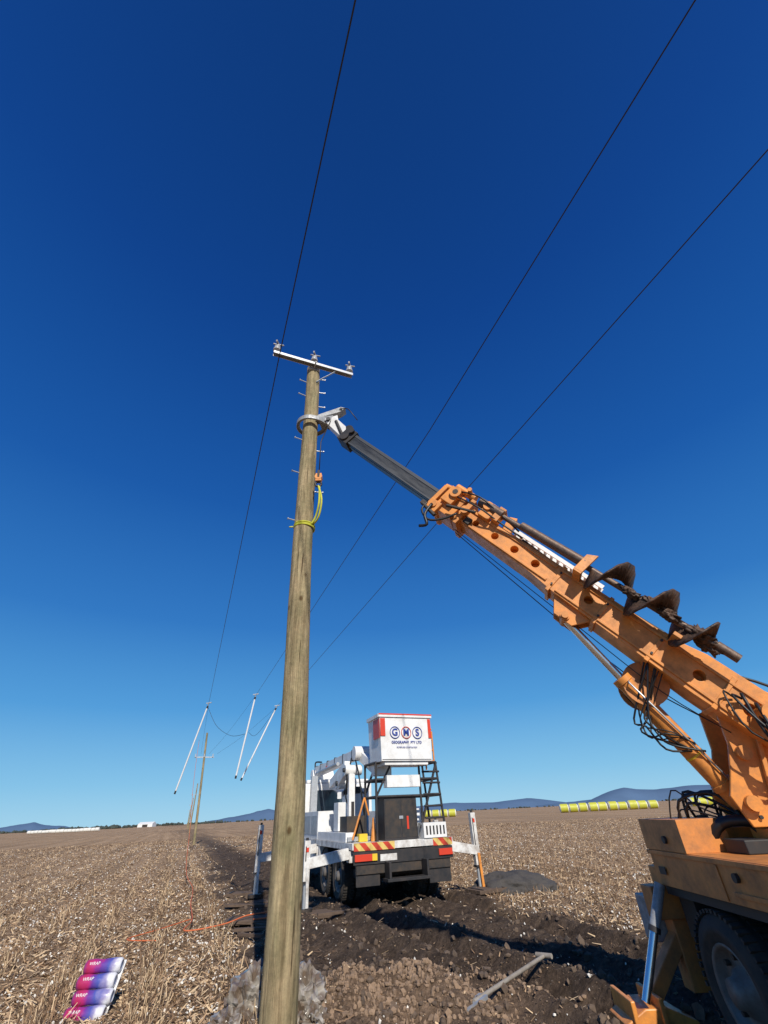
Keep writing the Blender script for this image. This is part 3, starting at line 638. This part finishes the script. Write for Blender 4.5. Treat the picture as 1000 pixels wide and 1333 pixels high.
# ---------------------------------------------------------------- bucket truck
bt=empty('bucket_truck',(.1,12.8,0),math.atan2(NY,NX)); bt.scale=(1.03,1.03,1.03)
b=B().use(DARK).box(-.55,-.35,.15,8.0,.62,.9).box(.35,.55,.15,8.0,.62,.9).box(-1.15,1.15,.02,.12,.55,.86).box(-1.0,1.0,.5,2.8,.45,.61)
b.cyl((-1,1.9,.5),(1,1.9,.5),.13); b.box(-.3,.3,1.6,2.2,.3,.7); b.box(.8,1.2,2.7,3.6,.4,.9); b.obj('chassis',bt,None,.01)
b=B()
for x_ in (-1.07,-.76,.76,1.07):
    wheel(b,(x_,1.25,.46),(1,0,0),.5,.27,RIM); 
    wheel(b,(x_,2.45,.46),(1,0,0),.5,.27,RIM)
for x_ in (-1.05,1.05): wheel(b,(x_,6.7,.46),(1,0,0),.5,.28,RIM)
b.obj('wheels',bt)
b=B().use(WHITE_D).box(-1.25,1.25,.0,5.3,.98,1.10); b.box(-1.24,-.75,2.9,4.9,.55,.97); b.use(WHITE).box(-1.22,-.55,3.3,5.1,1.105,1.75).box(.6,1.22,1.5,5.1,1.105,1.7)
b.box(-1.22,-1.0,.6,3.25,1.105,1.28)
b.use(STEEL).box(-1.225,-1.221,3.4,4.1,1.2,1.65).box(-1.225,-1.221,4.2,5.0,1.2,1.65)
b.use(BLACK).box(-.42,.42,.12,.75,1.105,1.92)
b.use(DARK).box(-1.1,-.6,.9,1.6,1.105,1.6).box(-.40,-.02,.113,.119,1.15,1.87).box(.02,.40,.113,.119,1.15,1.87)
b.use(STEEL).box(-.05,.05,.105,.112,1.5,1.56).box(-1.2,-.5,.5,.56,1.12,1.2)
b.use(YPAINT).box(-.95,-.75,.4,.6,1.105,1.25); b.use(ORANGE).cyl((-.62,.35,1.105),(-.62,.35,1.55),.07,.02,14)
b.obj('tray_body',bt,None,.012)
b=B().use(CHEV).box(-1.22,-.25,-.02,-.003,.96,1.10).box(.72,1.22,-.02,-.003,.96,1.10); b.use(WHITE_D).box(-.25,.72,-.02,-.003,.97,1.09)
b.obj('rear_chevrons',bt)
b=B().use(RED).box(-1.2,-.8,-.04,-.004,.78,.9).box(.85,1.2,-.04,-.004,.78,.9); b.use(YPAINT).box(-.8,-.68,-.04,-.004,.78,.9); b.use(BLACK).box(-1.22,1.22,-.003,.03,.72,.945)
b.use(WHITE_D).box(-.6,-.2,-.012,-.004,.76,.88)
b.use(BLACK).prism([(-1.15,.05,.35),(-.6,.05,.35),(-.6,.05,.72),(-1.15,.05,.72)],(0,.012,0)); b.prism([(.6,.05,.3),(1.15,.05,.3),(1.15,.05,.72),(.6,.05,.72)],(0,.012,0))
b.box(-.55,.5,-.3,.0,.42,.47).box(-.5,-.45,-.28,0,.42,.75).box(.4,.45,-.28,0,.42,.75)
b.obj('tail_lights_and_flaps',bt,None,.006)
b=B().use(BLACK); r=.028
for (x_,y_) in ((-.62,.1),(-.62,.9),(1.15,.1),(1.15,.9),(.55,.1)):
    b.cyl((x_,y_,1.1),(x_ if x_<1 else x_-.12,y_,2.68),r,n=10)
for z_ in (1.95,2.3,2.66):
    b.cyl((-.62,.1,z_),(1.05,.1,z_),r,n=10)
    b.cyl((-.62,.1,z_),(-.62,.9,z_),r,n=10); b.cyl((1.04,.1,z_),(1.04,.9,z_),r,n=10); b.cyl((-.62,.9,z_),(1.05,.9,z_),r,n=10)
for i in range(6): z_=1.25+i*.24; b.cyl((.62,.08,z_),(1.1,.08,z_),.022,n=8)
b.beam((-.62,.1,1.95),(-.2,.1,2.66),.04,.04); b.beam((.5,.1,1.3),(1.05,.1,2.66),.045,.045)
b.obj('access_frame',bt)
b=B().use(ORANGE)
for x_ in (.84,1.08): b.cyl((x_,.25,2.5),(x_,.25,3.4),.022,n=10)
b.cyl((.84,.25,3.4),(1.08,.25,3.45),.022,n=10)
for z_ in (2.7,2.95,3.2): b.cyl((.84,.25,z_),(1.08,.25,z_),.018,n=8)
b.cyl((-1.15,.3,1.15),(-.85,.3,1.95),.022); b.cyl((-.85,.3,1.95),(-.75,.3,1.6),.022)
b.obj('orange_ladder',bt)
b=B().use(WHITE).box(-.38,.5,-.02,.22,2.13,2.38).box(.5,1.1,-.03,.28,1.11,1.4)
b.use(BLACK)
for i in range(6): b.box(.56+i*.09,.60+i*.09,-.036,-.031,1.17,1.34)
b.use(RED).box(.14,.19,.104,.1125,1.3,1.55); b.obj('white_boxes',bt,None,.01)
# basket
b=B().use(WHITE)
x0,x1,y0,y1,z0,z1=-.60,.76,-.28,.55,2.66,3.66
t=.045
def tp(x,y,z):
    k=1+.045*(z-z0)/(z1-z0); cx=(x0+x1)/2; cy=(y0+y1)/2; return (cx+(x-cx)*k,cy+(y-cy)*k,z)
vs=[tp(x0,y0,z0),tp(x1,y0,z0),tp(x1,y1,z0),tp(x0,y1,z0),tp(x0,y0,z1),tp(x1,y0,z1),tp(x1,y1,z1),tp(x0,y1,z1)]
b.add(vs,[(3,2,1,0),(0,1,5,4),(1,2,6,5),(2,3,7,6),(3,0,4,7)])
vi=[tp(x0+t,y0+t,z0+.05),tp(x1-t,y0+t,z0+.05),tp(x1-t,y1-t,z0+.05),tp(x0+t,y1-t,z0+.05),tp(x0+t,y0+t,z1),tp(x1-t,y0+t,z1),tp(x1-t,y1-t,z1),tp(x0+t,y1-t,z1)]
b.add(vs[4:]+vi[4:],[(0,1,5,4),(1,2,6,5),(2,3,7,6),(3,0,4,7)]); b.add(vi,[(0,1,2,3),(1,0,4,5),(2,1,5,6),(3,2,6,7),(0,3,7,4)])
b.box(x0-.06,x1+.06,y0-.05,y0-.012,z1-.03,z1+.05).box(x0-.06,x1+.06,y1+.02,y1+.06,z1-.03,z1+.05).box(x0-.07,x0-.035,y0-.01,y1+.02,z1-.03,z1+.05).box(x1+.035,x1+.07,y0-.01,y1+.02,z1-.03,z1+.05)
b.box(x0+.1,x1-.1,y0+.05,y1-.1,z0-.08,z0-.002)
b.use(RED).box(x0-.02,x0+.11,y0-.032,y0-.022,z1-.46,z1-.06); b.box(x1-.06,x1+.02,y0-.032,y0-.022,z1-.5,z1-.06); b.box(x0-.045,x0-.036,y0,y1-.4,z1-.50,z1-.06)
b.box(x0-.062,x1+.062,y0-.054,y0-.051,z1+.02,z1+.052)
b.use(BLACK).box(x0+.02,x1-.02,y0-.004,y0+.0,z0+.02,z0+.035)
b.obj('basket',bt)
def text(body,size,x,z,m,y=y0-.026,parent=bt,name='lettering',off=.0):
    cu=bpy.data.curves.new(name,'FONT'); cu.body=body; cu.size=size; cu.align_x='CENTER'; cu.align_y='CENTER'; cu.extrude=.003; cu.offset=off
    cu.materials.append(m); o=bpy.data.objects.new(name,cu); scene.collection.objects.link(o); o.parent=parent; o.location=(x,y,z); o.rotation_euler=(math.pi/2,0,0); return o
cx=(x0+x1)/2
for i,(ch,dx) in enumerate((('G',-.31),('M',0),('S',.31))):
    text(ch,.22,cx+dx,3.28,BLUE,name='letter_'+ch,off=.006)
    b=B().use(RED if i==1 else BLUE).ring((cx+dx,y0-.026,3.28),(0,1,0),.13,.009,32,6); b.obj('letter_ring_%d'%i,bt)
text('GEOGRAPHY  PTY LTD',.08,cx,3.06,BLUE,name='company_name',off=.001); text('POWER LINE CONSTRUCTION',.04,cx,2.95,BLUE,name='company_line')
# aerial boom
b=B().use(WHITE)
b.cyl((-.2,3.0,1.1),(-.2,3.0,1.6),.38,n=28); b.box(-.48,.08,2.6,3.4,1.6,2.3); 
b.beam((-.2,2.8,2.2),(-.2,6.3,2.62),.26,.32,(0,0,1),.22,.26)
b.beam((-.55,6.4,2.95),(-.55,1.4,3.02),.22,.28,(0,0,1),.2,.22)
b.cyl((-.75,6.35,2.8),(.0,6.35,2.8),.22,n=24); b.beam((-.2,6.35,2.5),(-.55,6.4,3.0),.2,.3,(0,1,0))
b.cyl((-.78,1.35,3.0),(-.3,1.35,3.0),.17,n=24); b.beam((-.55,1.5,3.0),(-.45,.45,2.55),.2,.24); b.box(-.55,-.1,.35,.62,2.4,3.2)
b.beam((-.85,3.2,2.4),(-.85,1.7,2.75),.16,.2); b.beam((-.95,1.3,2.65),(-.95,2.3,2.3),.14,.18); b.beam((-.9,1.2,1.3),(-.9,1.2,2.5),.16,.14)
b.cyl((-1.0,2.1,2.35),(-.5,2.1,2.35),.13); b.cyl((-1.05,1.3,2.6),(-.6,1.3,2.6),.12)
b.beam((-1.1,1.6,2.05),(-.7,2.6,2.15),.1,.14); b.box(-1.15,-.95,1.5,1.9,1.3,1.9)
b.use(STEEL).cyl((-.2,3.3,1.9),(-.2,5.0,2.3),.06); b.cyl((-.75,3.0,2.9),(-.75,5.6,2.85),.05)
b.use(BLACK)
for yy in (1.9,2.8,3.7,4.6,5.5): b.box(-.664,-.436,yy,yy+.05,2.87,3.14)
b.box(-.7,-.42,1.9,2.5,2.1,2.25); b.ring((-.55,6.55,2.85),(1,0,0),.3,.03,24,8,-1.2,1.6)
b.box(-.92,-.84,1.12,1.135,1.6,1.9); b.cyl((-.97,1.3,2.2),(-.95,1.3,2.6),.05); b.cyl((-1.06,2.1,2.35),(-1.0,2.1,2.35),.06); b.cyl((-1.1,1.3,2.6),(-1.05,1.3,2.6),.05)
b.use(HOSE); b.tube([(-.3,1.3,3.1),(-.35,.9,2.7),(-.4,1.2,2.3),(-.3,1.8,2.1),(-.2,2.6,2.2)],.03); b.tube([(-.8,1.5,2.9),(-1.0,1.2,2.4),(-.95,1.5,2.0),(-.6,2.3,1.8)],.02)
b.tube([(-.7,1.5,2.9),(-.8,.9,2.5),(-.75,.8,2.0),(-.6,1.0,1.5)],.02); b.tube([(-.65,6.3,3.1),(-.75,5.8,3.2),(-.7,5.2,3.15)],.025)
b.use(RED).box(-.67,-.661,4.6,4.75,2.86,3.0)
b.obj('aerial_boom',bt,None,.012)
b=B().use(WHITE)
b.prism([(-1.2,5.45,.75),(-1.2,7.95,.6),(-1.2,7.95,1.5),(-1.2,7.55,1.62),(-1.2,7.25,2.45),(-1.2,7.0,2.55),(-1.2,5.45,2.55)],(2.4,0,0)); b.box(-1.1,1.1,5.5,6.8,2.56,2.66)
b.obj('cab',bt,None,.03)
b=B().use(GLASS); b.prism([(-1.206,6.0,1.65),(-1.206,7.3,1.65),(-1.206,7.05,2.35),(-1.206,6.0,2.35)],(.004,0,0)); b.box(-.9,.9,5.44,5.448,1.75,2.35)
b.prism([(1.202,6.0,1.65),(1.202,7.3,1.65),(1.202,7.05,2.35),(1.202,6.0,2.35)],(.004,0,0))
b.use(DARK).box(-1.208,-1.202,5.95,5.97,.8,2.4).box(-1.208,-1.202,7.3,7.32,.85,1.6)
for s in (-1,1):
    b.use(BLACK).box(min(s*1.34,s*1.56),max(s*1.34,s*1.56),7.08,7.16,1.55,2.2); b.cyl((s*1.2,7.15,2.28),(s*1.45,7.12,2.2),.022).cyl((s*1.2,7.15,1.5),(s*1.45,7.12,1.55),.022)
    b.use(GLASS).box(min(s*1.36,s*1.54),max(s*1.36,s*1.54),7.072,7.079,1.6,2.15)
b.use(STEEL).box(-1.0,-.8,5.2,5.35,1.2,2.75); b.obj('cab_windows_and_mirrors',bt)
def outr(name,sx,y,out,top=1.55):
    b=B().use(WHITE_D); x=sx*out
    b.beam((sx*.6,y,.86),(sx*1.27,y,.86),.2,.2); b.beam((sx*1.27,y,.92),(x,y,.80),.16,.20,(0,0,1),.14,.18)
    b.beam((x,y,.5),(x,y,top),.13,.12); b.use(BLACK).box(x-.08,x+.08,y-.08,y+.08,.48,.52); b.use(STEEL).cyl((x,y,.08),(x,y,.5),.045)
    b.use(BLACK).cyl((x-.03,y-.062,top-.1),(x-.03,y-.06,.85),.012,n=6).cyl((x,y,top),(x,y,top+.05),.03)
    b.use(DARK).cyl((x,y,.03),(x,y,.09),.17,n=20); b.use(ORANGE if sx>0 else WHITE_D).beam((x+.03,y-.09,.1),(x+.01,y-.09,.75),.06,.04)
    b.use(RED).box(x-.03,x+.03,y-.07,y-.062,top-.2,top-.12); b.obj(name,bt,None,.01)
outr('outrigger_rear_right',1,.25,2.0); outr('outrigger_rear_left',-1,.25,2.2,1.2); outr('outrigger_front_left',-1,3.2,2.8,1.5); outr('outrigger_front_right',1,3.2,2.45,1.4)
def mat_board(x,y,sx,sy,rz):
    e=empty('timber_mat',(x,y,float(gh(x,y))+.06),rz); b=B().use(TIMBER)
    for i in range(4): b.box(-sx/2,sx/2,-sy/2+i*sy/4+.006,-sy/2+(i+1)*sy/4-.006,-.04,.03)
    b.use(DARK).box(-sx*.4,-sx*.35,-sy/2,sy/2,.031,.045).box(sx*.35,sx*.4,-sy/2,sy/2,.031,.045); b.obj('planks',e,None,.006)
for (x,y,a,c,r_) in ((-3.1,11.6,.9,.5,.1),(-1.75,12.1,1.0,.6,.4),(1.98,13.55,.8,.6,.5),(-3.6,14.4,.9,.5,.4),(-4.2,15.2,1.0,.4,.0)): mat_board(x,y,a,c,r_)
# scrap timber beside the trench
e=empty('scrap_timber',(-2.6,10.6,float(gh(-2.6,10.6)))); b=B().use(TIMBER)
for (xa,ya,xb,yb,w_) in ((-.5,.1,.5,.3,.10),(-.2,.5,.7,.1,.07),(-.9,.8,.1,.75,.12),(.9,.9,1.7,1.1,.14),(-.3,-.3,.2,-.6,.05),(-1.5,2.6,-.5,2.9,.16)):
    za=float(gh(-2.6+xa,10.6+ya))-e.location.z+.06; zb=float(gh(-2.6+xb,10.6+yb))-e.location.z+.07; b.beam((xa,ya,za),(xb,yb,zb),w_,.045)
b.obj('boards',e,None,.005)

# ---------------------------------------------------------------- power lines
Wz=9.35
WP=[[(10.4,-25,Wz),(-.04,.66,Wz),(-1.98,5.3,Wz),(-14.6,36.2,Wz)],[(14.6,-25,Wz),(3.96,.79,Wz),(1.23,7.55,Wz),(-10.3,34.1,Wz)],[(17.5,-25,Wz),(5.85,2.26,Wz),(2.33,10.3,Wz),(-9.7,38.4,Wz)]]
far=V((-19.6,51.1,0))
for i,P in enumerate(WP):
    b=B().use(WIREM); Q=[V(p) for p in P]; Q.append(far+ca*(-.8+.8*i)+V((0,0,7.6)))
    b.tube(Q[:4],.0105,6,1); b.tube([Q[3],(Q[3]+Q[4])/2-V((0,0,.25)),Q[4]],.007,6,6); b.obj('power_line')
b=B().use(WIREM); b.tube([(-14.6,36.2,9.1),(-13.6,36,7.7),(-12.2,35.5,6.9),(-11,35,6.9)],.013,6,6); b.tube([(-10.6,34.5,6.9),(-10.4,36,7.0),(-9.7,38.4,9.3)],.011,6,6); b.obj('jumper_cable')
for p,q_ in (((-14.6,36.2,9.4),(-16.3,37.2,3.6)),((-10.3,34.1,9.4),(-11.2,34.8,4.2)),((-9.7,38.4,9.4),(-11.9,38.4,4.3))):
    p=V(p);q_=V(q_); e=empty('insulated_hot_stick',p); q2=q_-p
    b=B().use(FIBRE).cyl(q2*.05,q2,.055,n=14); b.use(BLACK).cyl(q2*.985,q2*1.02,.065,n=14); b.cyl(q2*.03,q2*.06,.065,n=14); b.use(STEEL).cyl(q2*.0,q2*.05,.04,n=10); b.beam(V((-.2,0,.0)),V((.2,0,.05)),.07,.07); b.obj('stick',e)
def dpole(x,y,h,lean=0.,arm=1.9,r=.12):
    e=empty('wooden_utility_pole',(x,y,0)); b=B().use(WOOD).cyl((0,0,0),(lean,0,h),r,r*.75,16); b.use(STEEL).beam(V((lean*.75,0,h-2.3))-ca*arm/2,V((lean*.75,0,h-2.3))+ca*arm/2,.09,.09)
    b.use(PORC)
    for k in (-.9,0,.9): b.cyl(V((lean*.75,-.1,h-2.3))+ca*arm/2*k,V((lean*.75,-.1,h-2.0))+ca*arm/2*k,.06,.04,10)
    b.obj('pole_and_crossarm',e)
dpole(-19.6,51.1,9.6,-.6)
dd=V((-18.4,45.35,0)).normalized()
for k,s in enumerate((75,150,230,320)): p=far+dd*s; dpole(p.x,p.y,9.5,0,1.9,.15)
b=B().use(ROPE); pts=[(-17.0,41.5,7.6),(-14.2,35,4.2),(-10.5,26.5,1.5),(-8,20.5,.3),(-6.3,16.9,.08),(-5.2,14,.06),(-4.3,11.8,.06),(-4.0,10.7,.06),(-3.4,11.0,.08),(-3.1,11.5,.12),(-2.7,11.9,.1),(-2.4,11.6,.08),(-2.9,11.2,.1)]
b.tube(pts,.012,6,6); b.tube([(-4.3,11.8,.07),(-4.6,10.9,.06),(-4.8,10.2,.06),(-4.2,10.0,.06)],.009,6,6); b.obj('orange_rope')

# ---------------------------------------------------------------- small ground objects
def plastic():
    m,nt,b=new_mat('dirty_plastic_film'); N=nt.nodes; L=nt.links
    tc=N.new('ShaderNodeTexCoord'); n=N.new('ShaderNodeTexNoise'); n.inputs['Scale'].default_value=6; n.inputs['Detail'].default_value=8; n.inputs['Distortion'].default_value=1.2; L.new(tc.outputs['Object'],n.inputs[0])
    r=N.new('ShaderNodeValToRGB'); r.color_ramp.elements[0].position=.42; r.color_ramp.elements[0].color=(.13,.095,.068,1); r.color_ramp.elements[1].position=.70; r.color_ramp.elements[1].color=(.44,.41,.36,1)
    L.new(n.outputs[0],r.inputs[0]); L.new(r.outputs[0],b.inputs['Base Color']); b.inputs['Roughness'].default_value=.11; b.inputs['Specular IOR Level'].default_value=.9
    v=N.new('ShaderNodeTexVoronoi'); v.inputs['Scale'].default_value=7; v.feature='DISTANCE_TO_EDGE'; L.new(tc.outputs['Object'],v.inputs[0])
    bp=N.new('ShaderNodeBump'); bp.inputs['Strength'].default_value=.8; bp.inputs['Distance'].default_value=.04; L.new(v.outputs[0],bp.inputs['Height']); L.new(bp.outputs[0],b.inputs['Normal']); return m
PLM=plastic()
pe=empty('plastic_sheet',(-1.3,6.3,0))
for i,(lx,ly,lz,a_,c_,d_) in enumerate(((-.27,.1,.12,.26,.28,.28),(.24,.12,.12,.22,.26,.26),(0,.3,.12,.38,.22,.24),(-.44,-.1,.04,.18,.2,.12),(.38,-.05,.04,.14,.2,.12))):
    lump('fold_%d'%i,(lx,ly,lz),a_,c_,d_,PLM,.26,1.7,4,i*4.3+1,pe,True,False)
e=empty('digging_bar',(.64,6.2,.12)); b=B().use(GREYWOOD).cyl((0,0,0),(1.05,1.3,.03),.020,n=12); b.use(STEEL).beam((-.12,-.15,-.02),(.12,.15,.0),.10,.03,(0,0,1)); b.use(GREYWOOD).cyl((.98,1.38,.03),(1.13,1.23,.04),.026,n=10); b.obj('handle_and_blade',e)
def pink():
    m,nt,b=new_mat('printed_pink_purple_film'); N=nt.nodes; L=nt.links
    tc=N.new('ShaderNodeTexCoord'); s=N.new('ShaderNodeSeparateXYZ'); L.new(tc.outputs['Object'],s.inputs[0])
    n=N.new('ShaderNodeTexNoise'); n.inputs['Scale'].default_value=6; n.inputs['Detail'].default_value=5; L.new(tc.outputs['Object'],n.inputs[0])
    a=N.new('ShaderNodeMath'); a.operation='MULTIPLY_ADD'; a.inputs[1].default_value=.3; L.new(n.outputs[0],a.inputs[0]); L.new(s.outputs[0],a.inputs[2])
    mr=N.new('ShaderNodeMapRange'); mr.inputs[1].default_value=-.12; mr.inputs[2].default_value=.40; L.new(a.outputs[0],mr.inputs[0])
    r=N.new('ShaderNodeValToRGB'); r.color_ramp.elements[0].color=(.10,.03,.24,1); r.color_ramp.elements[1].color=(.66,.66,.70,1); r.color_ramp.elements[1].position=.88
    for p,c in ((.18,(.42,.03,.10)),(.38,(.42,.03,.16)),(.5,(.14,.04,.28)),(.66,(.07,.09,.36)),(.79,(.30,.27,.46))): x=r.color_ramp.elements.new(p); x.color=(*c,1)
    L.new(mr.outputs[0],r.inputs[0]); L.new(r.outputs[0],b.inputs['Base Color']); b.inputs['Roughness'].default_value=.3
    bp=N.new('ShaderNodeBump'); bp.inputs['Strength'].default_value=.4; bp.inputs['Distance'].default_value=.02; L.new(n.outputs[0],bp.inputs['Height']); L.new(bp.outputs[0],b.inputs['Normal']); return m
PK=pink()
e=empty('printed_packaging_rolls',(-3.50,6.9,.02)); e.rotation_euler=(math.radians(54),0,.10); e.scale=(.92,.92,.92)
b=B()
for i in range(4):
    y=-.06+i*.145; b.use(PK).lathe((-.22+.02*math.sin(i*2),y,.065),(1,0,0),[(0,0),(.055,.0),(.070,.02),(.073,.1),(.064,.20),(.073,.34),(.070,.42),(.058,.44),(.047,.445),(.042,.43),(.0,.43)],24)
b.use(WHITE).box(-.22,.23,-.12,.45,-.005,.012)
b.obj('rolls',e)
for i in range(4):
    y=-.06+i*.145
    cu=bpy.data.curves.new('roll_print','FONT'); cu.body='WRAP'; cu.size=.045; cu.align_x='CENTER'; cu.align_y='CENTER'; cu.extrude=.001; cu.materials.append(WHITE)
    o=bpy.data.objects.new('roll_print',cu); scene.collection.objects.link(o); o.parent=e; o.location=(-.10,y-.005,.1385)
